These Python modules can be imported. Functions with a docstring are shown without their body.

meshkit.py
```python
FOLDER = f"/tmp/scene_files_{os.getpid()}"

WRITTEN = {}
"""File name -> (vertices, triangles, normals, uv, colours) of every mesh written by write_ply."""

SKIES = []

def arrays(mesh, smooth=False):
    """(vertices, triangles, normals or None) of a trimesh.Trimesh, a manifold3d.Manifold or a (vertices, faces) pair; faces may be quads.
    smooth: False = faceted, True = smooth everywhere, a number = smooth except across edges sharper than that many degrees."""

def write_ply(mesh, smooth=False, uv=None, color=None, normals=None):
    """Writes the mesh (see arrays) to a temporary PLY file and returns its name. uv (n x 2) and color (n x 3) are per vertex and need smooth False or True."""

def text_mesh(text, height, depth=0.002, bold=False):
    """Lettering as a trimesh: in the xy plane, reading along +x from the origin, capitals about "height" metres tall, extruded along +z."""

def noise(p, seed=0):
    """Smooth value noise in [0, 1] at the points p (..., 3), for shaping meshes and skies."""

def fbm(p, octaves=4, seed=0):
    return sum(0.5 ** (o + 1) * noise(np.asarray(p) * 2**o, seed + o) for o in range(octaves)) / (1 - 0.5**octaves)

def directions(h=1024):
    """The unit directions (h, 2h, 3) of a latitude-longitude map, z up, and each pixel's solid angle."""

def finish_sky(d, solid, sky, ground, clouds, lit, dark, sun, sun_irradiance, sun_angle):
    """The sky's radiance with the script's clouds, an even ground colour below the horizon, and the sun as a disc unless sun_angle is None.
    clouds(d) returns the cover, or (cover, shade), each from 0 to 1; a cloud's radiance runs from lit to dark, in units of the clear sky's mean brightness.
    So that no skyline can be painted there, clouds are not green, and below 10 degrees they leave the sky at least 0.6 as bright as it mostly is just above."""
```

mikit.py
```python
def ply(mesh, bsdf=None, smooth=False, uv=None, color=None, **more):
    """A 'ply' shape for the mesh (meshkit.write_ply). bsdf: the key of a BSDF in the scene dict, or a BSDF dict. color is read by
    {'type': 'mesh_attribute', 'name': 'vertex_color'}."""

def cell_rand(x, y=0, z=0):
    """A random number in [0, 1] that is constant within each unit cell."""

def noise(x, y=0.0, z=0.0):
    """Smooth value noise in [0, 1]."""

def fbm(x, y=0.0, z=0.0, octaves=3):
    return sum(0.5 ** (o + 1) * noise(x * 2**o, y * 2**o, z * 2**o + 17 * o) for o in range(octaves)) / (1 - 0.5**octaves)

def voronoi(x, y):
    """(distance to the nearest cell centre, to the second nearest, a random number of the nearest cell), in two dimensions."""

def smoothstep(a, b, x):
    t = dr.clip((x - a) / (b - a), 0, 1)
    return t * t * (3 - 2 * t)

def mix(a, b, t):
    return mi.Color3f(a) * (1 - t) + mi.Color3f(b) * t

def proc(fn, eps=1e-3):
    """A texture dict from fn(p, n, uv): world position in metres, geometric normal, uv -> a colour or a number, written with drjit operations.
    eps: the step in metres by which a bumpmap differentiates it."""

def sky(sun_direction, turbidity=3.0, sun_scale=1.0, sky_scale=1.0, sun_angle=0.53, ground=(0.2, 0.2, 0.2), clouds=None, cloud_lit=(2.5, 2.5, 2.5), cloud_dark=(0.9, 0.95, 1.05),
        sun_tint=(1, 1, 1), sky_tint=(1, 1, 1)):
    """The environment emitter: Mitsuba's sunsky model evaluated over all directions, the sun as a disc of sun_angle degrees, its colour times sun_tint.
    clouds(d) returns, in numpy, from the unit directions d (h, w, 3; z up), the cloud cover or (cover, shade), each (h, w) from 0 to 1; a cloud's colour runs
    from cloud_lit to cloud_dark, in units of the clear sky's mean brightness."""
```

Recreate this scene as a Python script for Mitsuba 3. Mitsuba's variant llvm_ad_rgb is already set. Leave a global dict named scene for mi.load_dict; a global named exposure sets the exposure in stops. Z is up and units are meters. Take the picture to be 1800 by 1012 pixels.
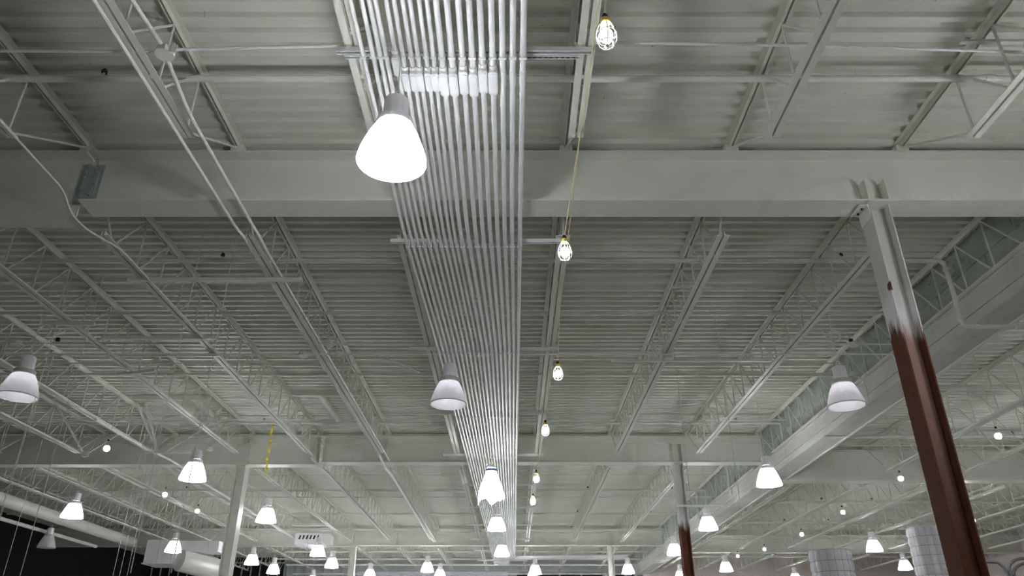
import math
import numpy as np, trimesh, mitsuba as mi, drjit as dr
import mikit
from mikit import proc, noise, fbm, smoothstep, mix, cell_rand
T = mi.ScalarTransform4f
rng = np.random.default_rng(7)
scene, labels = {'type': 'scene'}, {}

# ---------------------------------------------------------------- camera, exposure
exposure = 1.38
PITCH = math.radians(26.9)
scene['camera'] = {'type': 'perspective', 'fov': 2 * math.degrees(math.atan(900 / 1317.0)), 'fov_axis': 'x', 'near_clip': 0.05, 'far_clip': 300.0,
                   'to_world': T().look_at(origin=[0, 0, 1.6], target=[0, math.cos(PITCH), 1.6 + math.sin(PITCH)], up=[0, 0, 1])}
LAMP_POWER, BULB_POWER = 15.0, 22.0          # radiance of the lit shades and of the bare bulbs

# ---------------------------------------------------------------- materials
def pr(color, rough=0.5, spec=0.3, **kw):
    c = color if isinstance(color, dict) else {'type': 'rgb', 'value': list(color)}
    return {'type': 'twosided', 'bsdf': {'type': 'principled', 'base_color': c, 'roughness': rough, 'specular': spec, **kw}}

def deck_tex(p, n, uv):
    a = fbm(p.x * 0.7, p.y * 0.7, 0.0, 3)
    sp = smoothstep(0.965, 0.99, noise(p.x * 22, p.y * 30, 3.0)) * 0.4
    return mix((0.585, 0.592, 0.522), (0.65, 0.652, 0.585), a) * (1 - sp)
def girder_tex(p, n, uv):
    a = fbm(p.x * 1.1, p.y * 1.3, p.z * 2.5, 3)
    st = smoothstep(0.80, 0.9, noise(p.x * 7, 2.0, p.z * 3)) * 0.05
    return mix((0.60, 0.602, 0.54), (0.65, 0.648, 0.59), a) * (1 - st)
def column_tex(p, n, uv):
    nz = fbm(p.x * 14, p.y * 14, p.z * 5, 3) - 0.5
    run = noise(p.x * 38, p.y * 38, p.z * 1.2) - 0.5
    t = smoothstep(4.78, 5.02, p.z + 0.28 * nz + 0.16 * run)
    chip = smoothstep(0.045, 0.03, dr.sqrt(dr.square(p.z - 5.40) * 0.4 + dr.square(p.x - 4.23) + 0.35 * dr.square(p.y - 7.44)))
    g = fbm(p.x * 30, p.y * 30, p.z * 9, 3)
    red = mix((0.095, 0.038, 0.024), (0.140, 0.056, 0.035), g)
    paint = mix((0.52, 0.53, 0.48), (0.70, 0.69, 0.69), smoothstep(5.5, 5.1, p.z + 0.35 * nz))
    web = smoothstep(0.012, 0.008, dr.abs(p.y - 7.563)) * smoothstep(0.105, 0.10, dr.abs(p.x - 4.33))
    over = web * smoothstep(2.2, 4.9, p.z) * 0.8                      # overspray on the web of the near column
    return mix(mix(red, (0.46, 0.29, 0.25), over), paint, t * (1 - chip))
def box_tex(p, n, uv):
    a = fbm(p.y * 1.7, p.z * 6, p.x * 3, 4)
    d = smoothstep(0.62, 0.75, fbm(p.y * 5, p.z * 9, p.x * 9, 3)) * 0.12
    return mix((0.43, 0.44, 0.405), (0.53, 0.53, 0.49), a) * (1 - d)
def wall_tex(p, n, uv):
    a = fbm(p.y * 2.3, p.z * 5, 1.0, 4)
    d = smoothstep(0.66, 0.74, fbm(p.y * 8, p.z * 12, 4.0, 4)) * 0.3
    return mix((0.33, 0.37, 0.34), (0.40, 0.43, 0.40), a) * (1 - d)
def floor_tex(p, n, uv):
    a = fbm(p.x * 0.5, p.y * 0.5, 0.0, 4)
    return mix((0.30, 0.296, 0.28), (0.37, 0.365, 0.345), a)
def foil_tex(p, n, uv):
    a = fbm(p.x * 5, p.y * 5, p.z * 0.6, 3)
    return mix((0.70, 0.70, 0.73), (0.93, 0.93, 0.95), smoothstep(0.3, 0.7, a))

scene['m_paint'] = pr((0.62, 0.625, 0.575), 0.45, 0.35)
scene['m_joist'] = pr((0.59, 0.597, 0.53), 0.5, 0.3)
scene['m_deck'] = pr(proc(deck_tex), 0.55, 0.3)
scene['m_girder'] = pr(proc(girder_tex), 0.5, 0.3)
scene['m_column'] = pr(proc(column_tex), 0.75, 0.12)
scene['m_conduit'] = pr((0.72, 0.72, 0.72), 0.4, 0.4)
scene['m_box'] = pr(proc(box_tex), 0.5, 0.3)
scene['m_wallpanel'] = pr(proc(wall_tex), 0.7, 0.2)
scene['m_floor'] = pr(proc(floor_tex), 0.6, 0.3)
scene['m_white'] = pr((0.80, 0.80, 0.82), 0.4, 0.4)
scene['m_cap'] = pr((0.93, 0.92, 0.95), 0.4, 0.4)
scene['m_band'] = pr((0.60, 0.58, 0.59), 0.4, 0.4)
scene['m_pipe'] = pr((0.10, 0.10, 0.10), 0.5, 0.3)
scene['m_black'] = pr((0.02, 0.02, 0.02), 0.6, 0.2)
scene['m_sprinkler'] = pr((0.05, 0.025, 0.022), 0.5, 0.3)
scene['m_yellow'] = pr((0.80, 0.58, 0.10), 0.5, 0.3)
scene['m_cord'] = pr((0.72, 0.62, 0.38), 0.5, 0.3)
scene['m_guard'] = pr((0.90, 0.87, 0.78), 0.45, 0.3)
scene['m_plate_shaded'] = pr((0.30, 0.345, 0.32), 0.55, 0.3)  # darker steel tone, shade on the splice put into the colour
scene['m_tape'] = pr((0.72, 0.55, 0.06), 0.5, 0.3)
scene['m_unlit_dark'] = pr((0.016, 0.019, 0.018), 0.9, 0.1)  # near-black colour standing in for shade on the unlit walls
scene['m_stud'] = pr((0.36, 0.40, 0.39), 0.45, 0.4)
scene['m_gravel'] = pr((0.46, 0.48, 0.48), 0.7, 0.2)
scene['m_blue'] = pr((0.68, 0.69, 0.77), 0.6, 0.2)
scene['m_pink'] = pr((0.56, 0.50, 0.48), 0.6, 0.2)
scene['m_foil'] = pr(proc(foil_tex), 0.45, 0.5, metallic=0.1)
scene['m_seam'] = pr((0.42, 0.42, 0.45), 0.5, 0.3)
scene['m_bluelabel'] = pr((0.10, 0.25, 0.55), 0.5, 0.3)
scene['m_shade_off'] = {'type': 'principledthin', 'base_color': {'type': 'rgb', 'value': [0.93, 0.90, 0.93]}, 'roughness': 0.45, 'diff_trans': 0.7, 'spec_trans': 0.0}
scene['m_lit'] = {'type': 'diffuse', 'reflectance': {'type': 'rgb', 'value': [0.7, 0.7, 0.72]}}

# ---------------------------------------------------------------- mesh and entry helpers
def num(name, used={}):
    k = used.get(name, 0); used[name] = k + 1
    return name if k == 0 else f'{name}_{k:03d}'
GROUPS = {'high_bay_lamp': 'high-bay lamps', 'bar_joist': 'steel bar joists', 'conduit': 'conduits of the parallel bank', 'strut_trapeze': 'strut rails under the conduit bank', 'caged_bulb': 'caged string bulbs', 'bare_bulb': 'bare string bulbs', 'steel_column': 'steel columns', 'roof_girder': 'roof girders', 'sprinkler_pipe': 'sprinkler pipes', 'junction_box': 'junction boxes', 'cross_conduit': 'thin conduits', 'strut_rail': 'strut rails', 'bracing_angle': 'braces at the second girder', 'roof_opening_frame': 'roof opening frames', 'insulated_duct': 'foil-wrapped ducts', 'hanger_rod': 'thin hanger rods', 'cable_coil': 'cable coils', 'lamp_cable': 'lamp cables', 'round_duct': 'round ducts', 'bent_pipe': 'bent pipes'}
def thing(name, label, cat, group=None):
    k = num(name); labels[k] = {'label': label, 'category': cat}; group = group or GROUPS.get(name)
    if group: labels[k]['group'] = group
    return k
def struct(name, label=None):
    k = num(name); labels[k] = {'kind': 'structure'}
    if label: labels[k]['label'] = label
    return k
def part(parent, name, shape, label=None, kind=None):
    k = num(f'{parent}__{name}'); scene[k] = shape
    if label or kind:
        labels[k] = {}
        if label: labels[k]['label'] = label
        if kind: labels[k]['kind'] = kind
    return k
_unit = {}
def unit(kind, bsdf):
    if (kind, bsdf) not in _unit:
        if kind == 'box': m, sm = trimesh.creation.box((1, 1, 1)), False
        elif kind[:3] == 'rod':
            m = trimesh.creation.cylinder(1, 1, sections=int(kind[3:])); m.apply_translation((0, 0, .5)); sm = 40
        elif kind == 'angle':       # L section in xz, extruded along y; corner at x = 0, z = 0, legs of 1 towards +x and +z
            t = 0.12; P = [(0, 0), (1, 0), (1, t), (t, t), (t, 1), (0, 1)]
            m, sm = prism(P), False
        elif kind == 'channel':     # strut channel, open downwards
            t = 0.07; P = [(-.5, 0), (-.30, 0), (-.30, t), (-.5 + t, t), (-.5 + t, 1 - t), (.5 - t, 1 - t), (.5 - t, t), (.30, t), (.30, 0), (.5, 0), (.5, 1), (-.5, 1)]
            m, sm = prism(P), False
        _unit[kind, bsdf] = mikit.ply(m, bsdf, smooth=sm)
    return _unit[kind, bsdf]
def prism(P):
    from shapely.geometry import Polygon
    m = trimesh.creation.extrude_polygon(Polygon(P), 1.0, engine='earcut')      # xy -> xz
    v = m.vertices.copy(); m.vertices = np.stack([v[:, 0], v[:, 2], v[:, 1]], 1)
    m.invert(); return m
def M4(R, t):
    A = np.eye(4); A[:3, :3] = R; A[:3, 3] = t
    return T(A.tolist())
def box(c, size, bsdf, R=None):
    R = np.eye(3) if R is None else R
    return {**unit('box', bsdf), 'to_world': M4(R @ np.diag(size), c)}
def span(x0, x1, y0, y1, z0, z1, bsdf):
    return box(((x0 + x1) / 2, (y0 + y1) / 2, (z0 + z1) / 2), (x1 - x0, y1 - y0, z1 - z0), bsdf)
def frame(d):
    d = d / np.linalg.norm(d)
    a = np.cross([0, 0, 1.0], d) if abs(d[2]) < .95 else np.cross([0, 1.0, 0], d)
    a /= np.linalg.norm(a); return np.stack([a, np.cross(d, a), d], 1)
def rod(p0, p1, r, bsdf, n=8):
    p0, p1 = np.array(p0, float), np.array(p1, float); L = np.linalg.norm(p1 - p0)
    return {**unit(f'rod{n}', bsdf), 'to_world': M4(frame(p1 - p0) @ np.diag([r, r, L]), p0)}
def bar(p0, p1, w, h, bsdf):        # square bar between two points
    p0, p1 = np.array(p0, float), np.array(p1, float); L = np.linalg.norm(p1 - p0)
    return {**unit('box', bsdf), 'to_world': M4(frame(p1 - p0) @ np.diag([w, h, L]), (p0 + p1) / 2)}
def tube_mesh(P, r, n=8, closed=False):
    P = np.asarray(P, float); r = np.broadcast_to(r, (len(P),))
    t = np.gradient(P, axis=0) if not closed else np.roll(P, -1, 0) - np.roll(P, 1, 0)
    t /= np.linalg.norm(t, axis=1, keepdims=True)
    a = frame(t[0])[:, 0]; V = []
    ang = np.arange(n) * 2 * np.pi / n
    for i in range(len(P)):
        a = a - t[i] * (a @ t[i]); a /= np.linalg.norm(a); b = np.cross(t[i], a)
        V.append(P[i] + r[i] * (np.cos(ang)[:, None] * a + np.sin(ang)[:, None] * b))
    V = np.array(V); m = len(P); F = []
    for i in range(m if closed else m - 1):
        for j in range(n):
            i2, j2 = (i + 1) % m, (j + 1) % n
            q = (i * n + j, i * n + j2, i2 * n + j2, i2 * n + j); F += [(q[0], q[1], q[2]), (q[0], q[2], q[3])]
    V = V.reshape(-1, 3)
    if not closed:
        V = np.vstack([V, P[0], P[-1]]); k = m * n
        F += [(k, (j + 1) % n, j) for j in range(n)] + [(k + 1, (m - 1) * n + j, (m - 1) * n + (j + 1) % n) for j in range(n)]
    return trimesh.Trimesh(V, np.array(F), process=False)
def bend(P, rad=0.15, k=5):         # rounds the corners of a polyline
    P = [np.array(p, float) for p in P]; out = [P[0]]
    for a, b, c in zip(P, P[1:], P[2:]):
        u, w = a - b, c - b; lu, lw = np.linalg.norm(u), np.linalg.norm(w); r = min(rad, lu * .45, lw * .45)
        s, e = b + u / lu * r, b + w / lw * r
        for q in np.linspace(0, 1, k): out.append((1 - q) ** 2 * s + 2 * q * (1 - q) * b + q * q * e)
    return np.array(out + [P[-1]])
def tube(P, r, bsdf, n=8, closed=False): return mikit.ply(tube_mesh(P, r, n, closed), bsdf, smooth=50)
def hang(p, q, sag, k=10):
    p, q = np.array(p, float), np.array(q, float); u = np.linspace(0, 1, k)[:, None]
    P = p * (1 - u) + q * u; P[:, 2] -= sag * 4 * (u * (1 - u))[:, 0]; return P
def lathe(prof, n=24, z_mod=None):
    prof = np.asarray(prof, float); a = np.arange(n) * 2 * np.pi / n
    V = np.array([[r * np.cos(t), r * np.sin(t), z] for r, z in prof for t in a]); F = []
    for i in range(len(prof) - 1):
        for j in range(n):
            j2 = (j + 1) % n; q = (i * n + j, i * n + j2, (i + 1) * n + j2, (i + 1) * n + j)
            F += [(q[0], q[2], q[1]), (q[0], q[3], q[2])]
    m = trimesh.Trimesh(V, np.array(F), process=False)
    keep = m.area_faces > 1e-9; m.update_faces(keep); return m
def at(shape, p, s=1.0, rz=0.0): return {**shape, 'to_world': T().translate(list(map(float, p))).rotate([0, 0, 1], rz).scale(s)}
ORD = ['first', 'second', 'third', 'fourth', 'fifth', 'sixth', 'seventh', 'eighth', 'ninth', 'tenth', 'eleventh', 'twelfth', 'thirteenth', 'fourteenth', 'fifteenth', 'sixteenth', 'seventeenth', 'eighteenth', 'nineteenth']

# ---------------------------------------------------------------- heights (floor is z = 0, the eye at 1.6)
GB, GT = 6.50, 7.225            # girder bottom and top
DK = GT + 0.12                  # underside of the deck ribs
G1, G2, G3, GF = 7.563, 20.1, 35.2, 46.0
RB, RT = 6.02, 6.84             # lower roof on the right
RDK = RT + 0.12
R2, R3, RF = 20.1, 33.9, 42.0
XW = 6.80                       # partition wall over the boxed duct
XJ = {6: 6.69, 5: 4.77, 4: 2.69, 3: 0.66, 2: -1.40, 1: -3.36, 0: -5.20, -1: -7.05, -2: -9.2, -3: -11.1, -4: -13.1, -5: -14.9, -6: -16.9}
XR = [7.55, 9.5, 11.5, 13.5, 15.7, 17.8, 19.9]

# ---------------------------------------------------------------- setting
f = struct('floor'); scene[f] = span(-21, 22, -9, 47, -0.2, 0, 'm_floor')
def deck_sheet(w_ribs, x0, x1, bsdf, wide=0):
    prof = []
    for i in range(w_ribs):
        y = (0.2 + wide) * i; prof += [(y, 0), (y + .065, 0), (y + .08, .055), (y + .185 + wide, .055), (y + .2 + wide, 0)]
    P = [prof[0]]
    for q in prof[1:]:
        if q != P[-1] and abs(q[0] - P[-1][0]) > 1e-9: P.append(q)
    V = [(x, y, z) for y, z in P for x in (x0, x1)]
    F = [(2 * i, 2 * i + 1, 2 * i + 3, 2 * i + 2) for i in range(len(P) - 1)]
    return mikit.ply((V, F), bsdf)
ce = struct('ceiling', 'pale painted corrugated steel roof deck')
sheet = deck_sheet(3, -21, XW + .1, 'm_deck'); sheet_w = deck_sheet(2, -21, XW + .1, 'm_deck', .1)
for k in range(92):
    part(ce, 'deck_sheet', at(sheet_w if k == 33 else sheet, (0, -9 + .6 * k, DK)))
sheet_r = deck_sheet(3, XW + .13, 22, 'm_deck')
for k in range(64):
    part(ce, 'lower_deck_sheet', at(sheet_r, (0, 4 + .6 * k, RDK)))
w = struct('wall_back'); scene[w] = span(-21, 22, -9.2, -9, 0, 7.45, 'm_gravel')
w = struct('wall_left'); scene[w] = span(-21.2, -21, -9, 47, 0, 7.45, 'm_unlit_dark')  # black colour stands in for the unlit left side
w = struct('wall_right'); scene[w] = span(22, 22.2, -9, 47, 0, 7.45, 'm_pink')
# partition of joined panels above the boxed duct
w = struct('wall_partition', 'grey panelled partition above the boxed duct, stained along its joints')
part(w, 'core', span(XW + .02, XW + .12, 4.0, GF, 6.3, DK + .05, 'm_black'))
wp = [(0.0, 1.35), (0.65, 1.35)]
for r in range(2):
    z0, z1 = (6.32, 6.90) if r == 0 else (6.91, DK)
    y = 4.0 + .65 * r
    while y < GF - .1:
        y1 = min(y + 1.34 , GF)
        part(w, 'panel', span(XW - rng.uniform(0, .008), XW + .03, y, y1, z0, z1, 'm_wallpanel')); y += 1.352
# far walls
w = struct('wall_far')
part(w, 'backing', span(-21, XW, GF, GF + .2, 0, DK, 'm_gravel'))
part(w, 'painted_shade_sheet', span(-21, -13.2, GF - .06, GF, 0, DK, 'm_unlit_dark'))  # black sheet painted in for the missing light in this corner
x = -20.8
while x < -9.0:
    part(w, 'stud', span(x, x + .05, GF - .16, GF - .04, 0, 7.1, 'm_stud')); x += .52
part(w, 'track', span(-21, -9, GF - .17, GF - .03, 7.0, 7.08, 'm_stud'))
for i in range(14):
    for j in range(3):
        x0 = -8.9 + .62 * i
        part(w, 'wall_panel', span(x0, x0 + .605, GF - .10, GF - .005, 4.6 + .66 * j, 5.245 + .66 * j, 'm_blue'))
part(w, 'lower_wall', span(-8.9, XW, GF - .08, GF - .005, 0, 4.59, 'm_blue'))
for i in range(5):
    part(w, 'opening', span(0.3 + 1.25 * i, 1.45 + 1.25 * i, GF - .05, GF - .004, 6.0, 6.5, 'm_black'))  # plain black panels on the wall face, nothing cut through
w = struct('wall_far_right')
part(w, 'backing', span(XW + .1, 22, RF, RF + .2, 0, RDK, 'm_pink'))
part(w, 'cornice', span(XW + .1, 22, RF - .25, RF - .002, 5.42, 5.55, 'm_pink'))
for i in range(30):
    part(w, 'vent_slot', span(7.6 + .47 * i, 7.98 + .47 * i, RF - .04, RF - .001, 5.62, 5.9, 'm_black'))

# ---------------------------------------------------------------- girders
def girder(x0, x1, y, zb, zt, label, bf=.36, mat='m_girder'):
    g = thing('roof_girder', label, 'girder'); tf = .022
    part(g, 'top_flange', span(x0, x1, y - bf / 2, y + bf / 2, zt - tf, zt, mat))
    part(g, 'web', span(x0, x1, y - .008, y + .008, zb + tf, zt - tf, mat))
    part(g, 'bottom_flange', span(x0, x1, y - bf / 2, y + bf / 2, zb, zb + tf, mat))
    return g
ga = girder(-5.10, XW - .02, G1, GB, GT, 'pale grey steel girder across the top of the picture, right of the bolted splice')
gb = girder(-15, -5.18, G1, GB - .157, GT, 'deeper pale grey girder end at the left edge, left of the bolted splice')
gc = girder(-5.12, XW - .02, G2, GB, GT, 'second pale girder back, crossing behind the unlit lamp in the middle')
gd = girder(-21, -5.2, G2, GB - .06, GT, 'left length of the second girder, over the column at the left')
ge = girder(-7.16, XW - .02, G3, GB, GT - .05, 'third and farthest pale girder, behind the rows of lit lamps')
gf = girder(-21, -7.2, G3, GB - .04, GT - .05, 'far left length of the third girder, above the white air duct')
gh = girder(XW + .15, 22, R2, RB, RT, 'girder of the lower roof at the right, behind the rusty column')
gi = girder(XW + .15, 22, R3, RB, RT - .1, 'farthest girder of the lower right roof, above the foil-wrapped ducts')
# splice of the nearest girder
s = thing('splice_plate', 'bolted splice plate joining two girders at the upper left', 'splice plate')
yf = G1 - .008
part(s, 'plate', span(-5.27, -5.165, yf - .016, yf, GB + .06, GT - .10, 'm_plate_shaded'))
part(s, 'plate', span(-5.115, -5.00, yf - .016, yf, GB + .10, GT - .10, 'm_plate_shaded'))
part(s, 'hinge_plate', span(-5.23, -5.04, yf - .030, yf - .016, GB + .13, GT - .13, 'm_plate_shaded'))
for i in range(6):
    for xx in (-5.20, -5.075):
        z = GB + .17 + .085 * i
        part(s, 'bolt', rod((xx, yf - .031, z), (xx, yf - .055, z), .018, 'm_plate_shaded', 6))
# column stiffeners on the girder webs
def stiffeners(g, x, y, zb, h=.30):
    for dx in (-.1175, .1175):
        part(g, 'stiffener', span(x + dx - .008, x + dx + .008, y - .17, y - .01, zb + .02, zb + .02 + h, 'm_girder'))
stiffeners(ga, 4.33, G1, GB); stiffeners(gc, 4.45, G2, GB, .5); stiffeners(ge, 4.4, G3, GB, .45)
for g, xs, y, z in ((gc, (-5.07, -3.36), G2, GB), (gd, (-7.1, -5.28), G2, GB - .06), (ge, (-5.2, -7.1), G3, GB)):
    for x in xs: part(g, 'stiffener', span(x - .01, x + .01, y - .17, y - .01, z + .02, GT - .1, 'm_girder'))

# ---------------------------------------------------------------- columns
def column(x, y, zt, label, mat, d=.235, bf=.27):
    c = thing('steel_column', label, 'column')
    part(c, 'flange', span(x - d / 2, x - d / 2 + .016, y - bf / 2, y + bf / 2, 0, zt - .02, mat))
    part(c, 'flange', span(x + d / 2 - .016, x + d / 2, y - bf / 2, y + bf / 2, 0, zt - .02, mat))
    part(c, 'web', span(x - d / 2 + .016, x + d / 2 - .016, y - .006, y + .006, 0, zt - .02, mat))
    part(c, 'cap_plate', span(x - d / 2 - .02, x + d / 2 + .08, y - .20, y + .17, zt - .02, zt, 'm_girder'))
    return c
c1 = column(4.33, G1, GB, 'near steel column at the right, pale at the top and red primer brown below', 'm_column')
gs = part(c1, 'gusset', span(4.10, 4.2125, G1 - .12, G1 + .13, GB - .034, GB - .02, 'm_girder'))
part(c1, 'gusset', span(4.195, 4.2125, G1 - .12, G1 + .13, GB - .20, GB - .034, 'm_girder'))
for yy in (-.05, .06): part(c1, 'bolt', rod((4.155, G1 + yy, GB - .034), (4.155, G1 + yy, GB - .05), .014, 'm_black', 6))
column(-7.22, G2, GB - .06, 'pale painted steel column at the lower left', 'm_girder', .26, .32)
column(4.45, G2, GB, 'steel column right of centre, pale above and red brown near the bottom edge', 'm_column')
column(-7.1, G3, GB - .04, 'far pale column between the lit lamps left of centre', 'm_girder', .26, .3)
column(4.4, G3, GB, 'far pale column right of centre, just left of the lit lamp by the duct', 'm_girder', .26, .3)

# ---------------------------------------------------------------- bar joists
BAY = {1: 'in front of the nearest girder', 2: 'between first and second girders', 3: 'between second and third girders', 4: 'beyond the third girder', 12: 'in the lower right roof, nearest bay', 13: 'in the lower right roof, middle bay', 14: 'in the lower right roof, farthest bay'}
def joist(x, y0, y1, bay, order, zb, zg, dk, nb=1.12, nf=0.62, leg=.066, panel=.70, cut0=False):
    j = thing('bar_joist', f'pale steel bar joist, {order}, {BAY[bay]}', 'joist')
    zt0 = dk - leg; gap = .013
    yb0, yb1 = (y0 if cut0 else y0 + nf), y1 - nb
    for sg in (-1, 1):
        R = np.diag([sg * leg, 1, leg])
        part(j, 'top_chord', {**unit('angle', 'm_joist'), 'to_world': M4(np.diag([sg * leg, y1 - y0 - .06, -leg]), (x + sg * gap, y0 + .03, dk))})
        part(j, 'bottom_chord', {**unit('angle', 'm_joist'), 'to_world': M4(np.diag([sg * leg, yb1 - yb0, leg]), (x + sg * gap, yb0, zb))})
    for yy in ((y1 - .10,) if cut0 else (y0 + .10, y1 - .10)):
        part(j, 'bearing_seat', span(x - .075, x + .075, yy - .08, yy + .10, zg, dk - .03, 'm_joist'))
    n = int((yb1 - yb0 - .1) / panel); ys = [yb1 - .06 - panel * k for k in range(n + 1)][::-1]
    zt, zl, r = dk - .04, zb + .03, .0145
    rods = [((x, ys[-1], zl), (x, y1 - .12, zt)), ] + ([] if cut0 else [((x, ys[0], zl), (x, y0 + .12, zt))])
    for a, b in zip(ys, ys[1:]):
        rods += [((x, b, zt), (x, b, zl)), ((x, b, zt), (x, a + .05, zl))]
    if bay in (4, 14):
        part(j, 'web_rods', mikit.ply(trimesh.util.concatenate([tube_mesh([p, q], r, 5) for p, q in rods]), 'm_joist'), kind='stuff')
    else:
        for p, q in rods: part(j, 'web_rod', rod(p, q, r, 'm_joist', 6))
    k = 1
    for yy in np.arange(yb0 + .5, yb1 - .3, 2.1): part(j, 'spacer', span(x - .012, x + .012, yy, yy + .05, zb + .002, zb + .05, 'm_joist'))
    return j
def nth(i, n): return ('leftmost' if i == 0 else 'rightmost' if i == n - 1 else ORD[i] + ' from the left')
for bay, ks, y0, y1, cut in ((1, (0, 1, 2, 3, 4, 5), -1.5, G1, True), (2, (-4, -3, -2, -1, 0, 1, 2, 3, 4, 5, 6), G1, G2, False),
                        (3, (-6, -5, -4, -3, -2, -1, 0, 1, 2, 3, 4, 5, 6), G2, G3, False), (4, (-5, -4, -3, -2, -1, 0, 1, 2, 3, 4, 5, 6), G3, GF, False)):
    for i, k in enumerate(ks):
        joist(XJ[k], y0, y1, bay, nth(i, len(ks)), GB, GT, DK, cut0=cut, nb=1.34 if bay == 1 else 1.12)
for bay, xs, y0, y1 in ((12, XR[1:5], 7.5, R2), (13, XR[:], R2, R3), (14, XR[:], R3, RF - .3)):
    for i, x in enumerate(xs):
        joist(x, y0, y1, bay, nth(i, len(xs)), RB, RT, RDK, panel=.8)

# ---------------------------------------------------------------- boxed duct along the partition
d = thing('boxed_duct', 'long boxed-in air duct running back under the partition on the right', 'air duct')
Y0, Y1 = 6.2, 44.0
y = Y0; i = 0
while y < Y1 - .05:
    y1 = min(y + 2.4, Y1) - .006
    for za, zb_, o in ((6.35, 6.485, 0), (6.21, 6.343, .012), (6.07, 6.203, .004)):
        part(d, 'side_panel', span(XW - .08 - o, XW - .03, y, y1, za, zb_, 'm_box'))
    part(d, 'bottom_panel', span(XW - .085, XW + .455, y, y1, 6.05, 6.068, 'm_box'))
    part(d, 'right_panel', span(XW + .44, XW + .46, y, y1, 6.07, 6.40, 'm_box'))
    if i >= 3: part(d, 'flange', span(XW - .10, XW + .47, y1 - .02, y1 + .02, 6.035, 6.06, 'm_box'))
    y += 2.4; i += 1
part(d, 'edge_rail', span(XW + .40, XW + .425, Y0, Y1, 6.02, 6.05, 'm_joist')); part(d, 'edge_rail', span(XW + .455, XW + .475, Y0, Y1, 6.04, 6.10, 'm_joist'))
part(d, 'top_rail', span(XW - .10, XW - .04, Y0, Y1, 6.485, 6.497, 'm_joist'))
for y in (23.2, 27.5, 31.5): part(d, 'hanger_pipe', rod((XW - .14, y, 6.3), (XW - .14, y, DK - .02), .045, 'm_paint', 12))

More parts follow.
